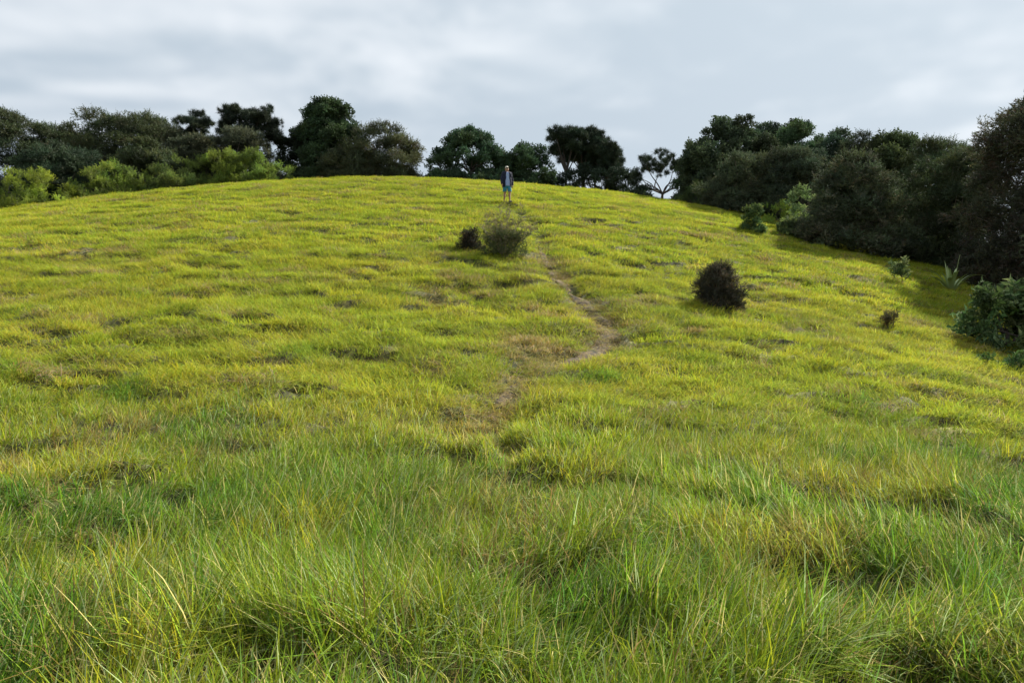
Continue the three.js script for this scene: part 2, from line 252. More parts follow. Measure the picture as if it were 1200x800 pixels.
// ---------------------------------------------------------------- leaves and sprays
function soup() { return { p: [], c: [], tri(a, b, c, col) { for (const v of [a, b, c]) { this.p.push(v.x, v.y, v.z); this.c.push(...col); } }, done() { const g = new THREE.BufferGeometry(); g.setAttribute('position', new THREE.Float32BufferAttribute(this.p, 3)); g.setAttribute('color', new THREE.Float32BufferAttribute(this.c, 3)); g.computeVertexNormals(); return g; } }; }
const dirOf = (r, up = 0) => { const v = V(0, 0, 0); do v.set(r() * 2 - 1, r() * 2 - 1, r() * 2 - 1); while (v.lengthSq() > 1 || v.lengthSq() < 0.01); v.normalize(); v.y += up; return v.normalize(); };
function leaf(s, at, dir, len, wid, col, r, fold = 0.25) {                     // a folded, pointed leaf: four triangles
  const side = V(0, 0, 0).crossVectors(dir, dirOf(r)).normalize(), n = V(0, 0, 0).crossVectors(side, dir).normalize();
  const tip = at.clone().addScaledVector(dir, len).addScaledVector(n, -len * 0.15), mid = at.clone().addScaledVector(dir, len * 0.48);
  const a = mid.clone().addScaledVector(side, wid / 2).addScaledVector(n, wid * fold), b = mid.clone().addScaledVector(side, -wid / 2).addScaledVector(n, wid * fold);
  s.tri(at, a, mid, col); s.tri(mid, a, tip, col); s.tri(at, mid, b, col); s.tri(mid, tip, b, col);
}
const shade = (r, k = 0.25) => { const v = 1 + (r() - 0.5) * 2 * k; return [v * (1 + (r() - 0.5) * 0.2), v, v * (1 + (r() - 0.5) * 0.2)]; };
function broadSpray(seed, n = 26, len = 0.52, wid = 0.26) { const r = rng(seed), s = soup(); for (let i = 0; i < n; i++) { const d = dirOf(r, 0.45), at = dirOf(r).multiplyScalar(Math.cbrt(r()) * 0.55).add(V(0, 0.15, 0)); leaf(s, at, d, len * (0.6 + 0.6 * r()), wid * (0.6 + 0.6 * r()), shade(r), r); } return s.done(); }
function wispSpray(seed, dead = 0.1) {                                         // kanuka: thin twigs crowded with tiny leaves, tips swept upward
  const r = rng(seed), s = soup();
  for (let t = 0; t < 6; t++) {
    const d = dirOf(r, 0.9), o = V((r() - 0.5) * 0.5, (r() - 0.5) * 0.3, (r() - 0.5) * 0.5), L = 0.7 + 0.6 * r();
    const e = o.clone().addScaledVector(d, L), sd = V(0, 0, 0).crossVectors(d, dirOf(r)).setLength(0.012); s.tri(o.clone().sub(sd), o.clone().add(sd), e, [0.75, 0.6, 0.55]);
    for (let i = 0; i < 10; i++) { const q = o.clone().addScaledVector(d, L * (0.15 + 0.85 * (i + r()) / 10)), k = dirOf(r).addScaledVector(d, 0.9).normalize(), c = r() < dead ? [1.35, 1.0, 0.85] : shade(r, 0.18); const w = V(0, 0, 0).crossVectors(k, dirOf(r)).setLength(0.034 + 0.02 * r()); s.tri(q.clone().sub(w), q.clone().add(w), q.clone().addScaledVector(k, 0.24 + 0.16 * r()), c); }
  }
  return s.done();
}
function needleSpray(seed) { const r = rng(seed), s = soup(); for (let i = 0; i < 54; i++) { const d = dirOf(r, 0.35), w = V(0, 0, 0).crossVectors(d, dirOf(r)).setLength(0.035), o = dirOf(r).multiplyScalar(0.25); s.tri(o.clone().sub(w), o.clone().add(w), o.clone().addScaledVector(d, 0.5 + 0.4 * r()), shade(r, 0.25)); } return s.done(); }
function shootSpray(seed) {                                                   // bright shrubs: upright shoots set with narrow leaves
  const r = rng(seed), s = soup();
  for (let t = 0; t < 5; t++) {
    const d = dirOf(r, 2.2), o = V((r() - 0.5) * 0.7, -0.2 * r(), (r() - 0.5) * 0.7), L = 0.8 + 0.5 * r();
    for (let i = 0; i < 11; i++) { const q = o.clone().addScaledVector(d, L * (i + r()) / 11), k = dirOf(r, 0.5).addScaledVector(d, 0.5).normalize(); leaf(s, q, k, 0.24 + 0.12 * r(), 0.08 + 0.04 * r(), shade(r, 0.25), r); }
  }
  return s.done();
}
const SPRAY = {
  broad: [11, 12, 13].map((s) => broadSpray(s)), coarse: [14, 15].map((s) => broadSpray(s, 15, 0.7, 0.3)), wisp: [21, 22, 23].map((s) => wispSpray(s, 0.04)), brown: [24, 25].map((s) => wispSpray(s, 0.2)), needle: [31, 32].map(needleSpray), shoot: [41, 42, 43].map(shootSpray),
};
const leafMat = (name, rough, trans) => new THREE.MeshPhysicalMaterial({ name, color: 0xffffff, vertexColors: true, roughness: rough, transmission: trans, thickness: 0, specularIntensity: 0.5, side: THREE.DoubleSide });
const LEAF = { broad: leafMat('broad leaves', 1, 0.22), coarse: leafMat('coarse leaves', 1, 0.25), wisp: leafMat('fine leaves', 1, 0.25), brown: leafMat('fine leaves', 1, 0.25), needle: leafMat('needles', 1, 0.15), shoot: leafMat('shoots', 1, 0.4) };
const bark = new THREE.MeshStandardMaterial({ color: new THREE.Color().setRGB(0.075, 0.06, 0.05), roughness: 1, bumpMap: grain, bumpScale: 0.02 });
const greyBark = new THREE.MeshStandardMaterial({ color: new THREE.Color().setRGB(0.17, 0.14, 0.115), roughness: 1, bumpMap: grain, bumpScale: 0.01 });

const twigBark = new THREE.MeshStandardMaterial({ color: new THREE.Color().setRGB(0.25, 0.21, 0.16), roughness: 1 });
function limb(points, r0, r1, sides = 6, seed = 1) {                           // a tapered, slightly crooked tube with closed end
  const c = new THREE.CatmullRomCurve3(points), N = Math.max(4, points.length * 3), pos = [], idx = [], uv = []; let side = V(1, 0, 0);
  for (let i = 0; i <= N; i++) {
    const t = i / N, p = c.getPoint(t), q = c.getTangent(t), b = V(0, 0, 0).crossVectors(q, side); if (b.lengthSq() < 1e-4) b.crossVectors(q, V(0, 0, 1)); b.normalize(); side = V(0, 0, 0).crossVectors(b, q).normalize();
    const R = lerp(r0, r1, Math.pow(t, 0.8)) * (1 + 0.18 * (noise(t * 9 + seed, seed) - 0.5));
    for (let k = 0; k < sides; k++) { const a = k / sides * Math.PI * 2; pos.push(p.x + R * (side.x * Math.cos(a) + b.x * Math.sin(a)), p.y + R * (side.y * Math.cos(a) + b.y * Math.sin(a)), p.z + R * (side.z * Math.cos(a) + b.z * Math.sin(a))); uv.push(k / sides, t * 3); }
    if (i < N) for (let k = 0; k < sides; k++) { const a = i * sides + k, d = i * sides + (k + 1) % sides; idx.push(a, d, a + sides, d, d + sides, a + sides); }
  }
  const g = new THREE.BufferGeometry(); g.setAttribute('position', new THREE.Float32BufferAttribute(pos, 3)); g.setAttribute('uv', new THREE.Float32BufferAttribute(uv, 2)); g.setIndex(idx); g.computeVertexNormals(); return g;
}
const YUP = V(0, 1, 0);
function crown(kind, list, parent, name = 'crown') {                          // list: {p, dir, s, c}: the foliage of one plant
  const bins = SPRAY[kind].map(() => []); list.forEach((e, i) => bins[i % bins.length].push(e));
  const holder = new THREE.Group(); holder.name = name; parent.add(holder);
  bins.forEach((b, i) => {
    if (!b.length) return;
    const m = new THREE.InstancedMesh(SPRAY[kind][i], LEAF[kind], b.length), M = new THREE.Matrix4(), q = new THREE.Quaternion(), q2 = new THREE.Quaternion(), col = new THREE.Color();
    b.forEach((e, k) => { q.setFromUnitVectors(YUP, e.dir); q2.setFromAxisAngle(YUP, (k * 2.39996) % 6.2832); q.multiply(q2); M.compose(e.p, q, V(e.s, e.s, e.s)); m.setMatrixAt(k, M); m.setColorAt(k, col.setRGB(...e.c)); });
    m.name = 'foliage'; m.userData.kind = 'stuff'; m.castShadow = m.receiveShadow = true; holder.add(m);
  });
  return holder;
}
// A tree: clumps of foliage spread through the crown, carried by a trunk and limbs. Sizes in metres; crown from y0 to y1.
function tree(name, label, category, pos, o) {
  const t = thing(name, label, category, pos, o.group), r = rng(o.seed * 7919 + 13), cl = [];
  const W = o.w / 2, D = W * (o.deep ?? 0.9), y0 = o.y0, y1 = o.y1, yc = (y0 + y1) / 2, hy = (y1 - y0) / 2;
  const gl = (x, z) => base(pos.x + x, -(pos.z + z)) - base(pos.x, -pos.z);            // the ground round the foot, seen from the foot
  const lobes = o.lobes ?? 26, cs = o.clump ?? 0.30, flat = o.flat ?? 0.75;
  for (let i = 0, guard = 0; i < lobes && guard < 4000; guard++) {
    const v = dirOf(r), k = Math.pow(r(), 0.35) * (1 - cs * 0.55), p = V(v.x * W * k, yc + v.y * hy * k, v.z * D * k);
    if (o.dome) { const fy = Math.pow(r(), 0.85), a = r() * 6.2832, R = Math.sqrt(Math.max(0.02, 1 - Math.pow(Math.abs(fy - 0.3) / 0.72, 2.4))) * Math.pow(r(), 0.4) * (1 - cs * 0.6); p.set(Math.cos(a) * W * R, y0 + fy * (y1 - y0) * (1 - cs * 0.22) - 0.05 * hy, Math.sin(a) * D * R); p.y += gl(p.x, p.z) * (1 - fy); }
    const f = (p.y - y0) / (y1 - y0); if (o.taper) { const s = lerp(1, 1 - o.taper, f); p.x *= s; p.z *= s; }
    if (o.low && f < 0.45) { p.x *= 1 + o.low * (0.45 - f); p.z *= 1 + o.low * (0.45 - f); }
    if (p.z < -D * 0.55 && r() < 0.6) continue;                                  // fewer clumps on the side turned away
    const rad = cs * Math.min(W, hy * 1.3) * (0.7 + 0.6 * r());
    if (cl.some((q) => q.p.distanceTo(p) < (q.r + rad) * (o.space ?? 0.42))) { if (guard % 3) continue; }
    cl.push({ p, r: rad }); i++;
  }
  if (o.dome) for (let i = 0, n = Math.round(lobes * 0.42); i < n; i++) { const a = Math.PI * (-0.2 + 1.4 * (i + r()) / n), k = 0.72 + 0.26 * r(), rad = cs * Math.min(W, hy * 1.3) * (0.75 + 0.5 * r()), x = Math.cos(a) * (W - rad * 0.6) * k * (o.skirt ?? 1), z = Math.sin(a) * (D - rad * 0.5) * k * (o.skirt ?? 1); cl.push({ p: V(x, gl(x, z) + rad * (0.15 + 0.9 * r()), z), r: rad }); }   // a skirt down to the grass
  if (o.extra) for (const [x, y, z, rad] of o.extra) cl.push({ p: V(x * W, y0 + y * (y1 - y0), z * D), r: rad * W });
  const list = [], tint = o.tint ?? [0.04, 0.06, 0.02], size = o.spray ?? 0.34, den = o.density ?? 1;
  for (const c of cl) {
    const ct = 0.65 + 0.7 * r(), warm = 0.88 + 0.24 * r(), n = Math.round(den * 9 * (c.r / size) ** 2);
    for (let i = 0; i < n; i++) {
      const v = dirOf(r, 0.25), k = Math.pow(r(), 0.4) * (0.85 + 0.3 * r()), p = V(c.p.x + v.x * c.r * k, c.p.y + v.y * c.r * k * flat, c.p.z + v.z * c.r * k);
      const low = gl(p.x, p.z) + 0.02; if (p.y < low) p.y = low + 0.05 * r();
      const dir = v.clone().multiplyScalar(0.8).add(V((r() - 0.5) * 0.7, o.lift ?? 0.5, (r() - 0.5) * 0.7)).add(o.sweep ?? V(0, 0, 0)).normalize();
      const m = ct * (0.8 + 0.4 * r()), old = o.fade && r() < o.fade ? o.faded : tint;
      list.push({ p, dir, s: size * (0.7 + 0.6 * r()), c: [old[0] * m * warm, old[1] * m, old[2] * m / warm] });
    }
  }
  crown(o.kind, list, t);
  // trunk and limbs
  const tr = o.trunk ?? (o.dome ? 0.018 : 0.045) * o.w, fork = o.fork ?? lerp(y0, y1, 0.2), lean = o.lean ?? 0.12 * (r() - 0.5) * o.w, mat = o.bark ?? bark, n = o.stems ?? 1;
  const tops = [];
  for (let s = 0; s < n; s++) { const a = s / n * 6.28 + r(), sp = n > 1 ? 0.28 * W : 0, top = V(lean + Math.cos(a) * sp, fork, Math.sin(a) * sp * 0.6); tops.push(top); const g = limb([V(Math.cos(a) * tr * (n > 1 ? 1 : 0), -0.4, Math.sin(a) * tr * (n > 1 ? 1 : 0)), V(top.x * 0.35 + (r() - 0.5) * 0.2 * tr, fork * 0.45, top.z * 0.35), top], tr * (n > 1 ? 0.75 : 1), tr * 0.62, 8, o.seed + s); part('trunk', g, mat, t); }
  const reach = (o.limbs ?? 12) < cl.length ? [...cl].sort((a, b) => b.r - a.r).slice(0, o.limbs ?? 12) : cl;
  const made = reach.map((c, i) => { const from = tops.reduce((b, q) => (q.distanceTo(c.p) < b.distanceTo(c.p) ? q : b)).clone(); const mid = from.clone().lerp(c.p, 0.5); mid.x += (r() - 0.5) * 0.25 * W * (o.wave ?? 1); mid.y += 0.05 * hy + (r() - 0.5) * 0.2 * hy; mid.z += (r() - 0.5) * 0.25 * W; const q1 = from.clone().lerp(mid, 0.5).add(V((r() - 0.5) * 0.1 * W * (o.wave ?? 1) ** 1.5, 0, (r() - 0.5) * 0.1 * W)); return limb([from, q1, mid, c.p], tr * 0.5, tr * 0.12, 5, i); });
  if (o.openLimbs) made.forEach((g) => part('limb', g, mat, t)); else if (made.length) part('limbs', mergeGeometries(made), mat, t).userData.kind = 'stuff';
  return t;
}
// Place a tree from the photo: centre column, row of its top, width in pixels, distance along the view; the base comes from the hill.
function treeAt(name, label, category, cx, top, wpx, d, o) {
  const x = (cx - 600) / F * d, gy = base(x, d) + lumps(x, -d), p = V(x, gy, -d), y1 = EYE + (400 - top) / F * d - gy, bot = o.bot !== undefined ? EYE + (400 - o.bot) / F * d - gy : (o.clear ?? 0.05) * y1;
  return tree(name, label, category, p, { seed: cx * 3 + top, ...o, w: wpx / F * d, y0: Math.max(-0.2, bot), y1 });
}
const DARK = [0.040, 0.066, 0.027], OLIVE = [0.049, 0.070, 0.028], BROWN = [0.060, 0.069, 0.034], GREY = [0.074, 0.086, 0.050], DEEP = [0.028, 0.044, 0.024], LIME = [0.215, 0.28, 0.03];
const WISP = { kind: 'wisp', tint: OLIVE, spray: 0.36, lift: 0.8, flat: 0.62, lobes: 52, clump: 0.25, stems: 3, fade: 0.15, faded: BROWN, bark: greyBark, dome: true, density: 1.15 };
const ROUND = { kind: 'broad', tint: DARK, spray: 0.34, dome: true, lobes: 52, clump: 0.24, lift: 0.35, flat: 0.8 };

// left wood, behind the shoulder of the hill
const LW = 'trees of the wood behind the row of bright shrubs';
treeAt('kanuka_tree', 'olive kanuka tree at the end of the wood, behind the roundest bright shrub', 'tree', 2, 128, 104, 46, { ...WISP, tint: [0.045, 0.065, 0.027], group: LW });
treeAt('kanuka_tree', 'low dark green kanuka tree leaning over the roundest bright shrub', 'tree', 72, 168, 112, 41.5, { ...WISP, tint: [0.035, 0.062, 0.030], fade: 0.1, group: LW });
treeAt('kanuka_tree', 'small olive kanuka tree filling the low dip in the wood', 'tree', 66, 141, 88, 48, { ...WISP, group: LW });
treeAt('kanuka_tree', 'broad olive kanuka tree with the widest feathery crown of the wood', 'tree', 142, 127, 146, 46.5, { ...WISP, lobes: 48, clump: 0.23, group: LW });
treeAt('kanuka_tree', 'green tipped young kanuka tree rising behind two bright shrubs', 'tree', 172, 166, 70, 43, { ...WISP, tint: [0.068, 0.088, 0.033], group: LW });
treeAt('kanuka_tree', 'dull brown kanuka tree between broad kanuka and dark pine', 'tree', 196, 146, 74, 47, { ...WISP, tint: BROWN, group: LW });
treeAt('kanuka_tree', 'grey olive kanuka tree in front of the two dark pines', 'tree', 284, 153, 98, 46, { ...WISP, tint: GREY, fade: 0.3, group: LW });
treeAt('kanuka_tree', 'brownish kanuka tree under the narrower dark pine', 'tree', 232, 160, 80, 45.5, { ...WISP, tint: BROWN, group: LW });
treeAt('pine_tree', 'narrow dark pine tree with stacked clumps beside the broad kanuka', 'tree', 229, 119, 56, 49, { kind: 'needle', tint: [0.032, 0.048, 0.027], spray: 0.34, lobes: 46, clump: 0.26, flat: 0.55, space: 0.4, clear: 0.25, trunk: 0.13, group: LW });
treeAt('pine_tree', 'flat topped dark pine tree with a sky gap beside the big round tree', 'tree', 294, 121, 92, 49, { kind: 'needle', tint: [0.029, 0.044, 0.027], spray: 0.34, lobes: 54, clump: 0.22, flat: 0.5, space: 0.38, clear: 0.42, trunk: 0.15, fork: 2.6, group: LW });
treeAt('broadleaf_tree', 'big round dark broadleaf tree standing highest on the crest', 'tree', 386, 117, 104, 49, { ...ROUND, tint: [0.038, 0.065, 0.025], lobes: 70, clump: 0.21, taper: 0.35 });
treeAt('broadleaf_tree', 'dark lower broadleaf tree tucked against the big round tree', 'tree', 352, 150, 60, 50, { ...ROUND, tint: DEEP });
treeAt('kanuka_tree', 'brown olive kanuka tree leaning on the big round tree', 'tree', 450, 147, 90, 48, { ...WISP, tint: [0.064, 0.078, 0.037], fade: 0.1, faded: [0.078, 0.074, 0.050], lobes: 44, clump: 0.24 });
treeAt('kanuka_tree', 'low olive kanuka bush at the foot of the big round tree', 'tree', 410, 165, 66, 47, { ...WISP, tint: [0.059, 0.075, 0.033] });
// trees on the crest
treeAt('broadleaf_tree', 'rounded broadleaf tree with sky holes, behind the walker', 'tree', 548, 154, 116, 52, { ...ROUND, tint: [0.042, 0.075, 0.035], lobes: 66, clump: 0.21, space: 0.42, openLimbs: true, fork: 1.4, trunk: 0.16 });
treeAt('broadleaf_tree', 'smaller broadleaf tree joining the rounded one behind the walker', 'tree', 616, 171, 78, 53, { ...ROUND, tint: [0.035, 0.065, 0.030], lobes: 36 });
treeAt('pine_tree', 'tall dark pine tree with bare trunk and spreading top, nearest the walker', 'tree', 662, 147, 52, 56, { kind: 'needle', tint: DEEP, spray: 0.4, lobes: 30, clump: 0.30, flat: 0.55, space: 0.44, bot: 192, trunk: 0.17, fork: 3.2, openLimbs: true, limbs: 14 });
treeAt('pine_tree', 'tall dark pine tree in the middle of its clump', 'tree', 684, 146, 62, 57, { kind: 'needle', tint: DEEP, spray: 0.4, lobes: 34, clump: 0.27, flat: 0.55, space: 0.42, bot: 194, trunk: 0.2, fork: 3.6, openLimbs: true, limbs: 14 });
treeAt('pine_tree', 'dark pine tree on the side of its clump facing the umbrella tree', 'tree', 712, 158, 54, 56, { kind: 'needle', tint: DEEP, spray: 0.4, lobes: 36, clump: 0.28, flat: 0.6, space: 0.42, bot: 214, trunk: 0.15, openLimbs: true, limbs: 12 });
treeAt('pine_tree', 'lower fuller pine tree filling the gap under the tall pine crowns', 'tree', 700, 166, 62, 58, { kind: 'needle', tint: DEEP, spray: 0.4, lobes: 34, clump: 0.26, flat: 0.6, space: 0.46, bot: 216, trunk: 0.14, limbs: 12 });
treeAt('dark_bush', 'low dark bush under the tall pine with the bare trunk', 'bush', 660, 192, 44, 55, { ...ROUND, tint: DEEP, lobes: 12, clump: 0.34 });
treeAt('dark_bush', 'ragged dark bush between the trunks of the tall pines', 'bush', 688, 186, 46, 55, { ...ROUND, tint: DEEP, lobes: 9, clump: 0.36, space: 0.6 });
treeAt('dark_bush', 'dark bush at the end of the tall pine clump beside the umbrella tree', 'bush', 728, 192, 46, 54, { ...ROUND, tint: DEEP, lobes: 16, clump: 0.3 });
treeAt('umbrella_tree', 'small umbrella shaped tree with bare forking trunk against the sky', 'tree', 775, 177, 70, 50, { kind: 'needle', tint: DEEP, spray: 0.34, lobes: 40, clump: 0.24, flat: 0.65, space: 0.36, bot: 204, trunk: 0.14, fork: 1.0, openLimbs: true, limbs: 12, wave: 2.2, lean: 0.1, extra: [[-0.85, -0.1, 0, 0.18], [-0.75, 0.05, 0, 0.2], [-0.95, -0.45, 0.1, 0.17], [-0.8, -0.3, 0.1, 0.15], [0.85, -0.1, 0, 0.2], [0.7, -0.02, 0.1, 0.16], [0.95, -0.5, 0, 0.17], [0.9, -0.3, 0.1, 0.16]] });
treeAt('dark_bush', 'small dark bush beside the foot of the umbrella tree', 'bush', 750, 214, 30, 49, { ...ROUND, tint: DEEP, lobes: 7, clump: 0.4 });
// right wood
const RW = 'trees of the wood along the falling side of the hill';
treeAt('broadleaf_tree', 'tall dark broadleaf tree where the wood begins beside the umbrella tree', 'tree', 858, 140, 124, 49, { ...ROUND, tint: [0.045, 0.068, 0.033], lobes: 70, clump: 0.19, group: RW });
treeAt('broadleaf_tree', 'dark broadleaf tree with low crown at the very start of the wood', 'tree', 828, 164, 76, 46, { ...ROUND, tint: [0.045, 0.068, 0.033], group: RW });
treeAt('broadleaf_tree', 'green broadleaf tree with the highest crown of the falling wood', 'tree', 932, 141, 112, 51, { ...ROUND, tint: [0.047, 0.081, 0.033], lobes: 64, clump: 0.2, group: RW });
treeAt('broadleaf_tree', 'dark crown wedged between the two highest crowns of the falling wood', 'tree', 895, 146, 96, 53, { ...ROUND, tint: [0.040, 0.062, 0.033], group: RW });
treeAt('kanuka_tree', 'grey green kanuka tree low in front of the tall dark broadleafs', 'tree', 868, 184, 100, 42, { ...WISP, tint: [0.061, 0.083, 0.041], group: RW });
treeAt('kanuka_tree', 'dark kanuka tree behind the pale leaved shrub', 'tree', 934, 174, 104, 41, { ...WISP, tint: [0.047, 0.068, 0.036], group: RW });
treeAt('broadleaf_tree', 'dark crown in the wood behind the grey topped kanuka', 'tree', 986, 149, 100, 48, { ...ROUND, tint: [0.040, 0.062, 0.033], group: RW });
treeAt('kanuka_tree', 'olive feathery crown rising between dark and yellow green crowns', 'tree', 1012, 154, 84, 46, { ...WISP, tint: [0.057, 0.075, 0.035], group: RW });
treeAt('broadleaf_tree', 'yellow green broadleaf crown in the middle of the falling wood', 'tree', 1052, 151, 96, 45, { ...ROUND, tint: [0.052, 0.072, 0.026], group: RW });
treeAt('broadleaf_tree', 'green rounded crown low between grey topped kanuka and dark wood', 'tree', 1038, 172, 84, 39, { ...ROUND, tint: [0.050, 0.070, 0.026], group: RW });
treeAt('kanuka_tree', 'dark feathery crown at the end of the wood beside the huge kanuka', 'tree', 1112, 160, 96, 42, { ...WISP, tint: OLIVE, group: RW });
treeAt('kanuka_tree', 'dark kanuka tree dropping behind the grey topped kanuka', 'tree', 1094, 160, 92, 38, { ...WISP, tint: OLIVE, lobes: 44, clump: 0.24, group: RW });
treeAt('kanuka_tree', 'shadowed kanuka tree between grey topped kanuka and the huge dark one', 'tree', 1100, 184, 104, 31, { ...WISP, tint: OLIVE, lobes: 44, clump: 0.24, group: RW });
treeAt('kanuka_tree', 'drooping dark kanuka tree in the gap behind the strap leaved flax', 'tree', 1132, 172, 90, 30, { ...WISP, tint: OLIVE, lobes: 40, group: RW });
treeAt('grey_kanuka', 'large bushy kanuka with grey brown upper shoots standing out from the wood', 'tree', 1003, 184, 158, 31, { ...WISP, tint: [0.058, 0.078, 0.036], fade: 0.2, faded: [0.105, 0.105, 0.066], lobes: 90, clump: 0.18, taper: 0.55, spray: 0.36, deep: 0.75, sweep: V(-0.25, 0.2, 0), dome: true });
treeAt('huge_kanuka', 'huge dark brown kanuka tree beside the large leaved bush', 'tree', 1236, 104, 200, 25.5, { kind: 'brown', tint: [0.050, 0.058, 0.030], spray: 0.36, lobes: 110, clump: 0.19, dome: true, lift: 0.7, flat: 0.7, stems: 3, fade: 0.25, faded: [0.062, 0.052, 0.038], bark: greyBark, sweep: V(-0.3, 0, 0) });
treeAt('kanuka_tree', 'dark brown kanuka tree beyond the huge one, further out', 'tree', 1330, 120, 190, 18, { ...WISP, kind: 'brown', tint: [0.050, 0.058, 0.030], group: RW });

// bright shrubs along both edges of the grass
const SHRUB = { kind: 'shoot', tint: LIME, spray: 0.30, dome: true, lobes: 30, clump: 0.27, lift: 1.6, flat: 0.85, low: 0.4, stems: 4, trunk: 0.04, fade: 0.12, faded: [0.10, 0.13, 0.03] };
const BS = 'bright green shrubs at the edge of the grass';
treeAt('green_shrub', 'roundest bright green shrub, standing alone at the low end of the row', 'shrub', 46, 203, 94, 38, { ...SHRUB, group: BS, bot: 250 });
treeAt('green_shrub', 'broad bright green shrub with upright shoots, second in the row from the low end', 'shrub', 126, 192, 86, 40, { ...SHRUB, tint: [0.155, 0.215, 0.030], group: BS });
treeAt('green_shrub', 'small low green shrub beside the second bright shrub', 'shrub', 166, 206, 50, 40, { ...SHRUB, tint: [0.140, 0.200, 0.030], lobes: 14, group: BS });
treeAt('green_shrub', 'darker green shrub with bare brown foot in the middle of the row', 'shrub', 202, 187, 54, 41, { ...SHRUB, tint: [0.110, 0.155, 0.030], lobes: 18, group: BS });
treeAt('green_shrub', 'green shrub in a dip of the row under the grey olive kanuka', 'shrub', 234, 184, 52, 43.5, { ...SHRUB, tint: [0.120, 0.170, 0.030], lobes: 18, group: BS });
treeAt('green_shrub', 'tall bright green shrub near the upper end of the row', 'shrub', 262, 178, 60, 43, { ...SHRUB, tint: [0.155, 0.215, 0.030], lobes: 22, group: BS });
treeAt('green_shrub', 'wide bright green shrub at the upper end of the row', 'shrub', 296, 179, 58, 43.5, { ...SHRUB, tint: [0.145, 0.205, 0.030], lobes: 24, group: BS });
treeAt('green_shrub', 'low flat green shrub trailing out at the upper end of the row', 'shrub', 326, 192, 38, 44, { ...SHRUB, tint: [0.130, 0.190, 0.030], lobes: 12, group: BS });
treeAt('green_shrub', 'low bright green shrub on the crest by the start of the falling wood', 'shrub', 814, 215, 44, 43, { ...SHRUB, tint: [0.065, 0.100, 0.022], lobes: 14, group: BS });
treeAt('green_shrub', 'bright green shrub between the leafy sapling and the grey topped kanuka', 'shrub', 916, 236, 40, 36.5, { ...SHRUB, tint: [0.17, 0.25, 0.03], lobes: 14, spray: 0.26, group: BS });
treeAt('pale_shrub', 'pale green large leaved shrub poking up behind the grey topped kanuka', 'shrub', 938, 219, 36, 35, { ...SHRUB, kind: 'coarse', tint: [0.16, 0.24, 0.09], lobes: 14, spray: 0.26, lift: 0.8 });
treeAt('leafy_sapling', 'dense dark green sapling standing out on the grass near the falling wood', 'sapling', 883, 240, 29, -groundAt(883, 273).z, { kind: 'broad', tint: [0.060, 0.100, 0.030], spray: 0.17, lobes: 22, dome: true, clump: 0.3, lift: 0.9, stems: 3, trunk: 0.02, fade: 0.15, faded: [0.16, 0.21, 0.06] });
treeAt('leafy_sapling', 'pale flecked low sapling at the foot of the grey topped kanuka', 'sapling', 925, 257, 28, -groundAt(925, 277).z, { kind: 'broad', tint: [0.060, 0.090, 0.030], spray: 0.15, lobes: 14, dome: true, clump: 0.34, lift: 0.8, stems: 2, trunk: 0.025, fade: 0.3, faded: [0.19, 0.24, 0.07] });
treeAt('leafy_sapling', 'thin pale sapling on the grass between grey topped kanuka and flax', 'sapling', 1058, 299, 24, -groundAt(1058, 331).z, { kind: 'coarse', tint: [0.075, 0.120, 0.040], spray: 0.2, lobes: 7, clump: 0.4, lift: 0.6, space: 0.7, trunk: 0.02, fade: 0.3, faded: [0.20, 0.25, 0.10] });

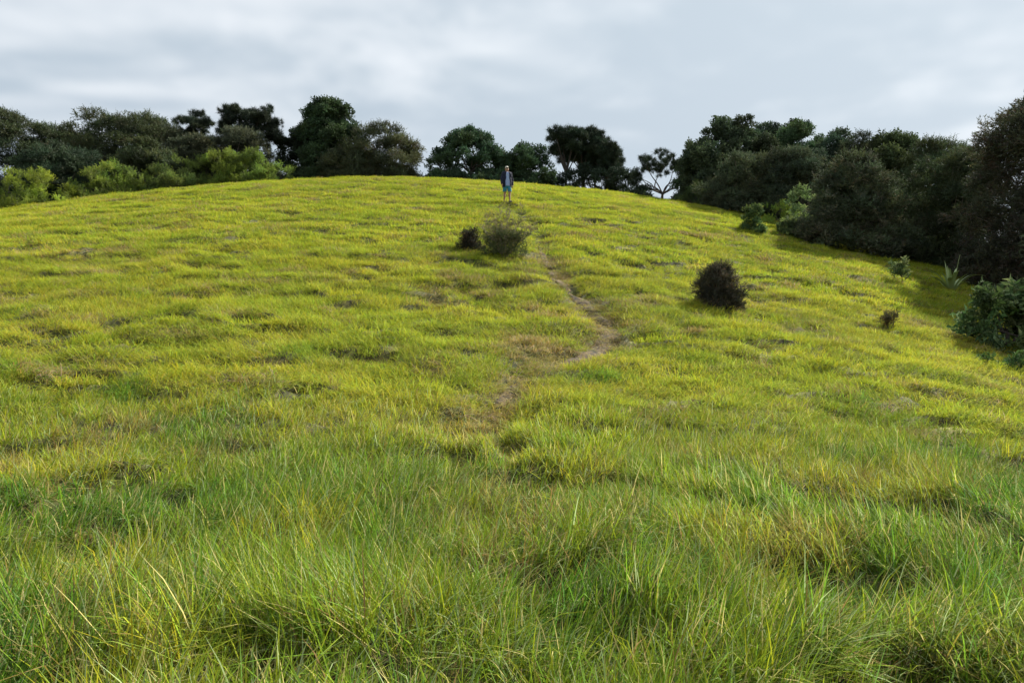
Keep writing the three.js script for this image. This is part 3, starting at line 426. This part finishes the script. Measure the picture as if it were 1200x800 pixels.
// bushes standing in the grass of the hill
{
  const twiggy = (cx, by, top, w, label, seed) => {
    const g = groundAt(cx, by), d = -g.z, p = V(g.x, H(g.x, g.z), g.z), h = EYE + (400 - top) / F * d - p.y, W = w / F * d / 2, r = rng(seed);
    const t = thing('twiggy_bush', label, 'bush', p), list = [], twigs = [];
    for (let i = 0; i < 34; i++) {
      const a = r() * 6.283, k = Math.sqrt(r()), tip = V(Math.cos(a) * W * k * 1.1 + 0.06, h * (1.05 - 0.5 * k * k) * (0.6 + 0.45 * r()), Math.sin(a) * W * k * 0.8), mid = tip.clone().multiply(V(0.42, 0.5, 0.42)).add(V((r() - 0.5) * 0.1, 0, (r() - 0.5) * 0.1));
      part('stem', limb([V(Math.cos(a) * 0.05, -0.1, Math.sin(a) * 0.05), mid, tip], 0.013, 0.003, 5, i), twigBark, t);
      for (let j = 0; j < 16; j++) { const f = 0.3 + 0.7 * r(), q = (f < 0.5 ? V(0, 0, 0).lerp(mid, f * 2) : mid.clone().lerp(tip, f * 2 - 1)), e = q.clone().add(V((r() - 0.5) * 0.22, 0.06 + 0.16 * r(), (r() - 0.5) * 0.22)); twigs.push(limb([q, q.clone().lerp(e, 0.5).add(V(0.01, 0, 0.01)), e], 0.004, 0.0015, 3, j)); if (r() < 0.42) { const m = 0.7 + 0.6 * r(), c = r() < 0.5 ? [0.18, 0.15, 0.085] : [0.125, 0.14, 0.05]; list.push({ p: e, dir: V(e.x - q.x, 0.25, e.z - q.z).normalize(), s: 0.08 + 0.06 * r(), c: c.map((v) => v * m) }); } }
    }
    for (let i = 0; i < 190; i++) { const a = r() * 6.283, k = Math.sqrt(r()), m = 0.7 + 0.6 * r(); list.push({ p: V(Math.cos(a) * W * 0.8 * k, h * 0.42 * r(), Math.sin(a) * W * 0.7 * k), dir: dirOf(r, 0.9), s: 0.13 + 0.07 * r(), c: [0.07 * m, 0.088 * m, 0.03 * m] }); }
    part('twigs', mergeGeometries(twigs), twigBark, t).userData.kind = 'stuff';
    crown('wisp', list, t, 'foliage');
  };
  twiggy(591, 301, 243, 70, 'twiggy grey olive bush beside the path below the walker', 5);
  const small = (name, label, cx, by, top, w, o) => { const g = groundAt(cx, by), d = -g.z; return treeAt(name, label, 'bush', cx, top, w, d, { stems: 3, trunk: 0.03, ...o }); };
  small('dark_bush', 'dense near black little bush against the twiggy grey bush', 551, 293, 271, 27, { kind: 'brown', tint: [0.020, 0.022, 0.014], spray: 0.13, lobes: 22, dome: true, clump: 0.34, lift: 0.3, fade: 0.3, faded: [0.05, 0.035, 0.022] });
  small('cone_bush', 'dense dark rounded cone shaped bush alone on open grass', 843, 359, 311, 52, { kind: 'brown', tint: [0.042, 0.042, 0.025], spray: 0.15, lobes: 110, dome: true, skirt: 0.92, clump: 0.21, lift: 1.3, taper: 0.15, deep: 1, fade: 0.2, faded: [0.075, 0.06, 0.04], density: 1.2 });
  small('dry_weed', 'small dry brown weed clump on the grass before the large leaved bush', 1043, 382, 362, 24, { kind: 'brown', tint: [0.06, 0.065, 0.03], spray: 0.09, lobes: 8, clump: 0.45, lift: 1.2, density: 0.6, fade: 0.4, faded: [0.12, 0.085, 0.05] });
  treeAt('large_leaved_bush', 'large leaved dark green bush in the shade of the huge kanuka', 'bush', 1182, 326, 104, 15.6, { kind: 'coarse', tint: [0.060, 0.105, 0.030], fade: 0.25, faded: [0.15, 0.20, 0.075], spray: 0.25, lobes: 24, dome: true, clump: 0.25, lift: 0.5, stems: 3, trunk: 0.05, space: 0.6, density: 0.8, bot: 404 });
  treeAt('large_leaved_bush', 'second large leaved bush behind the first, against the huge kanuka', 'bush', 1235, 322, 100, 15.8, { kind: 'coarse', tint: [0.060, 0.105, 0.030], spray: 0.18, lobes: 36, clump: 0.27, stems: 3, trunk: 0.05 });
  treeAt('low_creeper', 'low broad leaved green creeper on shaded ground below the large leaved bush', 'plant', 1190, 412, 80, 12.6, { kind: 'coarse', tint: [0.06, 0.12, 0.03], spray: 0.12, lobes: 16, clump: 0.3, flat: 0.4, stems: 2, trunk: 0.015 });
  // flax: a fan of long strap leaves
  const g = groundAt(1115, 338), p = V(g.x, H(g.x, g.z), g.z), r = rng(77), t = thing('flax_plant', 'strap leaved flax with upright and arching pale blades by the wood', 'plant', p);
  const mat = new THREE.MeshPhysicalMaterial({ color: new THREE.Color().setRGB(0.30, 0.38, 0.16), roughness: 0.5, side: THREE.DoubleSide });
  for (let i = 0; i < 24; i++) {
    const a = r() * 6.283, L = (0.78 + 0.42 * r()) * (i < 3 ? 1.15 : 1), tilt = i < 3 ? 0.12 : 0.3 + 0.65 * r(), bend = i < 3 ? 0.1 : 0.7 + 1.2 * r(), pos = [], idx = [], dir = V(Math.cos(a), 0, Math.sin(a)), side = V(-dir.z, 0, dir.x); let q = V(dir.x * 0.08, -0.05, dir.z * 0.08);
    for (let k = 0; k <= 10; k++) { const f = k / 10, w = 0.05 * (1 - f ** 3) * (0.7 + f * 0.5) + 0.002, an = tilt + bend * f * f; const n = V(0, 0, 0).addScaledVector(dir, -Math.cos(an)).add(V(0, Math.sin(an), 0)); for (const e of [-1, 0, 1]) { const v = q.clone().addScaledVector(side, e * w).addScaledVector(n, e ? 0.012 : 0); pos.push(v.x, v.y, v.z); } if (k < 10) for (const c of [0, 1]) { const b = k * 3 + c; idx.push(b, b + 3, b + 1, b + 1, b + 3, b + 4); } q = q.clone().addScaledVector(dir, Math.sin(an) * L / 10).add(V(0, Math.cos(an) * L / 10, 0)); }
    const gg = new THREE.BufferGeometry(); gg.setAttribute('position', new THREE.Float32BufferAttribute(pos, 3)); gg.setIndex(idx); gg.computeVertexNormals(); part('leaf_blade', gg, mat, t);
  }
}

// ---------------------------------------------------------------- grass
const grassMat = new THREE.MeshPhysicalMaterial({ color: 0xffffff, vertexColors: true, roughness: 1, transmission: 0.42, thickness: 0, specularIntensity: 0.12, side: THREE.DoubleSide });
// A tuft: blades leaning on average towards +x, so that a turn of the tuft sets the lie of the grass.
function tuft(seed, o) {
  const r = rng(seed), pos = [], col = [], idx = [];
  for (let i = 0; i < o.n; i++) {
    const ra = Math.sqrt(r()) * o.rad, rt = r() * 6.283, q = V(Math.cos(rt) * ra, -0.02, Math.sin(rt) * ra), a = (r() + r() + r() - 1.5) * o.fan, L = o.len * (0.45 + 0.75 * r()), W = o.wid * (0.6 + 0.7 * r());
    const dir = V(Math.cos(a), 0, Math.sin(a)), tw = (r() - 0.5) * 1.8, t0 = o.tilt * (0.1 + r()), bend = o.bend * (0.25 + 1.1 * r()), n0 = pos.length / 3, S = o.seg;
    const straw = r() < o.straw, c = straw ? [1.35 + 0.4 * r(), 1.15 + 0.3 * r(), 2.2 + 1.6 * r()] : (() => { const v = 0.75 + 0.5 * r(), y = r(); return [v * lerp(0.72, 1.3, y), v, v * lerp(1.25, 0.75, y)]; })();
    const kink = r() < 0.12 ? 1 + Math.floor(r() * (S - 1)) : -1; let an = t0;
    for (let k = 0; k <= S; k++) {
      const f = k / S, w = W * 0.5 * (k === S ? 0.06 : 1 - 0.75 * f * f), yaw = a + tw * f + Math.PI / 2, sx = Math.cos(yaw) * w, sz = Math.sin(yaw) * w;
      pos.push(q.x - sx, q.y, q.z - sz, q.x + sx, q.y, q.z + sz); col.push(...c, ...c);
      if (k < S) { const b = n0 + k * 2; idx.push(b, b + 1, b + 2, b + 1, b + 3, b + 2); }
      an += bend / S * (0.5 + f) + (k === kink ? 0.7 : 0);
      q.add(V(dir.x * Math.sin(an), Math.cos(an), dir.z * Math.sin(an)).multiplyScalar(L / S));
    }
  }
  const g = new THREE.BufferGeometry(); g.setAttribute('position', new THREE.Float32BufferAttribute(pos, 3)); g.setAttribute('color', new THREE.Float32BufferAttribute(col, 3)); g.setIndex(idx); g.computeVertexNormals(); return g;
}
const LOD = [
  { from: 7, to: 21, per: 27, geo: [1, 2, 3, 4, 5].map((s) => tuft(s * 211, { n: 110, rad: 0.25, len: 0.23, wid: 0.0066, fan: 2.2, tilt: 0.9, bend: 1.3, seg: 4, straw: 0.14 })) },
  { from: 18, to: 66, per: 19, geo: [1, 2, 3, 4, 5].map((s) => tuft(s * 307, { n: 90, rad: 0.32, len: 0.21, wid: 0.011, fan: 2.4, tilt: 0.8, bend: 1.2, seg: 3, straw: 0.14 })) },
];
const GREEN = [0.108, 0.215, 0.017], FRESH = [0.255, 0.310, 0.020], GOLD = [0.312, 0.334, 0.025], DRY = [0.27, 0.205, 0.075];
// what grows at a spot: colour, height and lie of the grass
function growth(x, z, f, e) {
  const d = -z, dd = Math.hypot(x * 0.55, z), [pd, pt] = z < -3 && z > -36 && Math.abs(x) < 8 ? pathDist(x, z) : [9, 0];
  const pw = pathHalf(pt), hl = hollow(x, z);
  const foot = smooth(0.35, 0.65, (10.5 - dd) / 9 + (fbm(x / 1.5 + 60, z / 1.1, 4) - 0.5) * 2.1);      // lush green growth in patches at the foot of the hill
  const patch = fbm(x / 1.2 - 20, z / 0.9 + 5, 4), fine = fbm(x / 0.5 + 9, z / 0.42, 2);
  let k = [0, 1, 2].map((i) => lerp(lerp(GOLD[i], FRESH[i], smooth(0.34, 0.60, patch)), lerp(GREEN[i], FRESH[i], smooth(0.36, 0.66, patch) * 0.62), foot));
  let dry = smooth(0.55, 0.8, fine + (fbm(x / 1.3 + 77, z + 21, 3) - 0.5) * 0.9) * 0.5;
  dry = Math.max(dry, smooth(0.15, 0.5, hl) * 0.75 * (0.4 + 0.6 * f), pocket(x, z) * 0.7 * (0.3 + 0.7 * e), 0.95 * (1 - smooth(pw + 0.05, pw + 0.4, pd)) * (1 - smooth(0.5, 0.7, pt)));
  if (Math.abs(x - 0.35) < 1.6 && d > 8 && d < 14) dry = Math.max(dry, 0.95 * Math.exp(-(((x - 0.25) / 1.0) ** 2) - (((d - 11.2) / 1.6) ** 2)) * (0.3 + 0.9 * f));
  dry *= lerp(1, 0.6, foot);
  if (f < dry) k = k.map((v, i) => lerp(v, DRY[i], 0.5 + 0.45 * e));
  const v = 0.88 + 0.24 * f; k = k.map((t) => t * v);
  const tall = (0.7 + 0.6 * fbm(x / 0.9 + 3, z / 0.8 + 90, 2)) * (1 - 0.5 * smooth(0.25, 0.6, hl)) * (1 - 0.35 * pocket(x, z)) * lerp(0.5, 1, smooth(pw * 0.6, pw + 0.5, pd));
  const lie = 6.283 * (fbm(x / 2.4 + 13, z / 2.4 - 40, 2) - 0.5) * 1.5 + 0.75;
  const bare = pw > 0.03 && pd < pw * 1.1 && e > 0.55 + 0.6 * smooth(0.3, 1, pd / pw) * smooth(0.35, 0.65, noise(x * 3, z * 3));
  return { k, foot, tall, lie, bare };
}
{
  const r = rng(4242), hillG = new THREE.Group(); hillG.name = 'hill_grass';
  tag(hillG, 'shorter yellow green grass covering the hill up to its crest', 'grass', null, 'stuff');
  const M = new THREE.Matrix4(), q = new THREE.Quaternion(), q2 = new THREE.Quaternion(), col = new THREE.Color();
  let total = 0;
  LOD.forEach((lod, li) => {
    const bins = lod.geo.map(() => []), half = 0.80, step = 1 / Math.sqrt(lod.per);          // a jittered grid over the hill in and around the view
    for (let d = lod.from; d < lod.to; d += step) {
      const xl = half * d + 1.6;
      for (let x0 = -xl; x0 < xl; x0 += step) {
        const x = x0 + (r() - 0.5) * step * 1.7, z = -d + (r() - 0.5) * step * 1.7, dd = Math.hypot(x * 0.55, z), a = r(), b = r(), c = r(), e = r(), f = r();
        if (a > smooth(lod.from, li ? LOD[0].to : 8.6, dd)) continue;                        // hand over between the grades of grass
        if (li === 0 && b < smooth(LOD[1].from, lod.to, dd)) continue;
        if (d > 47 && c < smooth(47, 62, d)) continue;
        const g = growth(x, z, f, e); if (g.bare) continue;
        const s = lerp(0.8, 1.0, g.foot) * g.tall * (0.85 + 0.35 * c), n = normalAt(x, z, 0.2).lerp(YUP, 0.35).normalize();
        q.setFromUnitVectors(YUP, n); q2.setFromAxisAngle(YUP, -g.lie + (a + b - 1) * 2.2); q.multiply(q2);
        const w = 0.9 + 0.25 * e;
        M.compose(V(x, H(x, z) - 0.005, z), q, V(w, s, w)); bins[Math.floor(e * 997) % bins.length].push([M.clone(), g.k]); total++;
      }
    }
    bins.forEach((bin, i) => {
      const m = new THREE.InstancedMesh(lod.geo[i], grassMat, bin.length); m.name = 'grass_tufts';
      bin.forEach(([mm, k], j) => { m.setMatrixAt(j, mm); m.setColorAt(j, col.setRGB(...k)); });
      m.castShadow = m.receiveShadow = true; m.userData.kind = 'stuff'; hillG.add(m);
    });
  });
  scene.add(hillG);
}
{ // the long grass at the foot of the hill, blade by blade: clumps of blades that lie over together
  const r = rng(909), pos = [], col = [], idx = [], S = 3; let blades = 0;
  const clumpsPer = 104, step = 1 / Math.sqrt(clumpsPer);
  for (let d = 1.7; d < 8.9; d += step) for (let xl = 0.8 * d + 1.3, x0 = -xl; x0 < xl; x0 += step) {
    const x = x0 + (r() - 0.5) * step * 1.8, z = -d + (r() - 0.5) * step * 1.8, dd = Math.hypot(x * 0.55, z), f = r(), e = r(), u = r();
    if (u < smooth(7, 8.6, dd)) continue;
    const g = growth(x, z, f, e); if (g.bare) continue;
    const near = 1 - smooth(3.2, 6.4, dd + (fbm(x / 1.2 + 31, z / 1.2, 2) - 0.5) * 3.4), n = Math.round(lerp(50, 40, smooth(3, 7.5, dd)) * (0.7 + 0.6 * r())), len = lerp(0.19, 0.35, near) * g.tall * (0.75 + 0.5 * r()), lie = g.lie + (r() + r() - 1) * 1.3, flat = 0.75 + 0.85 * r(), rad = 0.07 + 0.06 * r();
    const gy = H(x, z), gx = (H(x + 0.1, z) - gy) / 0.1, gz = (H(x, z + 0.1) - gy) / 0.1;
    for (let i = 0; i < n; i++, blades++) {
      const ra = Math.sqrt(r()) * rad, rt = r() * 6.283, ox = Math.cos(rt) * ra, oz = Math.sin(rt) * ra, a = lie + (r() + r() + r() - 1.5) * 2.0, L = len * (0.4 + 0.85 * r()), W = 0.0032 * (0.45 + 0.8 * r());
      const tw = (r() - 0.5) * 1.6, bend = flat * (0.1 + 0.7 * r()), n0 = pos.length / 3, q = V(x + ox, gy + gx * ox + gz * oz - 0.015, z + oz), kind = r(), v = 0.58 + 0.84 * r(), y = r();
      const c = kind < 0.10 ? [0.46 * v, 0.40 * v, 0.15 * v] : kind < 0.13 ? [0.28 * v, 0.18 * v, 0.07 * v] : kind < 0.23 ? [g.k[0] * 0.8 * v, g.k[1] * 0.95 * v, 0.05 * v] : kind < 0.32 ? [0.30 * v, 0.37 * v, 0.17 * v] : [g.k[0] * v * lerp(0.75, 1.3, y), g.k[1] * v, g.k[2] * v * lerp(1.2, 0.8, y)];  // pale grey-green blades: leaf undersides, with bluish highlights painted into their colour
      let an = flat * 0.95 * (0.15 + r()); const kink = r() < 0.2 ? 1 + Math.floor(r() * 3) : -1, dx = Math.cos(a), dz = Math.sin(a);
      for (let k = 0; k <= S; k++) {
        const t = k / S;
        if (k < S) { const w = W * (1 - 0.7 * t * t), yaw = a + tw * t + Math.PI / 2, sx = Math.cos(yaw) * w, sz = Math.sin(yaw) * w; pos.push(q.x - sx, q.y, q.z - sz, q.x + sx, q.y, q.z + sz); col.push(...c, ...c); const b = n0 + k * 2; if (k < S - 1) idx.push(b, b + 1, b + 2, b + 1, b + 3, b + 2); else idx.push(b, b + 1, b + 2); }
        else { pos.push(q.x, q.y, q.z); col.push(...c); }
        an += bend / S * (0.5 + t) + (k === kink ? 0.8 : 0); an = Math.min(an, 1.75);
        q.x += dx * Math.sin(an) * L / S; q.y += Math.cos(an) * L / S; q.z += dz * Math.sin(an) * L / S;
      }
    }
  }
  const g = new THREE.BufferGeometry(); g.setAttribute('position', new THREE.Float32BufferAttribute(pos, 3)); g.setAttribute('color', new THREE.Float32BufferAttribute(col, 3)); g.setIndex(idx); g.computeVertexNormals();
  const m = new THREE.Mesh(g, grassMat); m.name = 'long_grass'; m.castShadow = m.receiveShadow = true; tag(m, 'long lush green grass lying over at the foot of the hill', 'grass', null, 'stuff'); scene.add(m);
}
renderer.render(scene, camera);
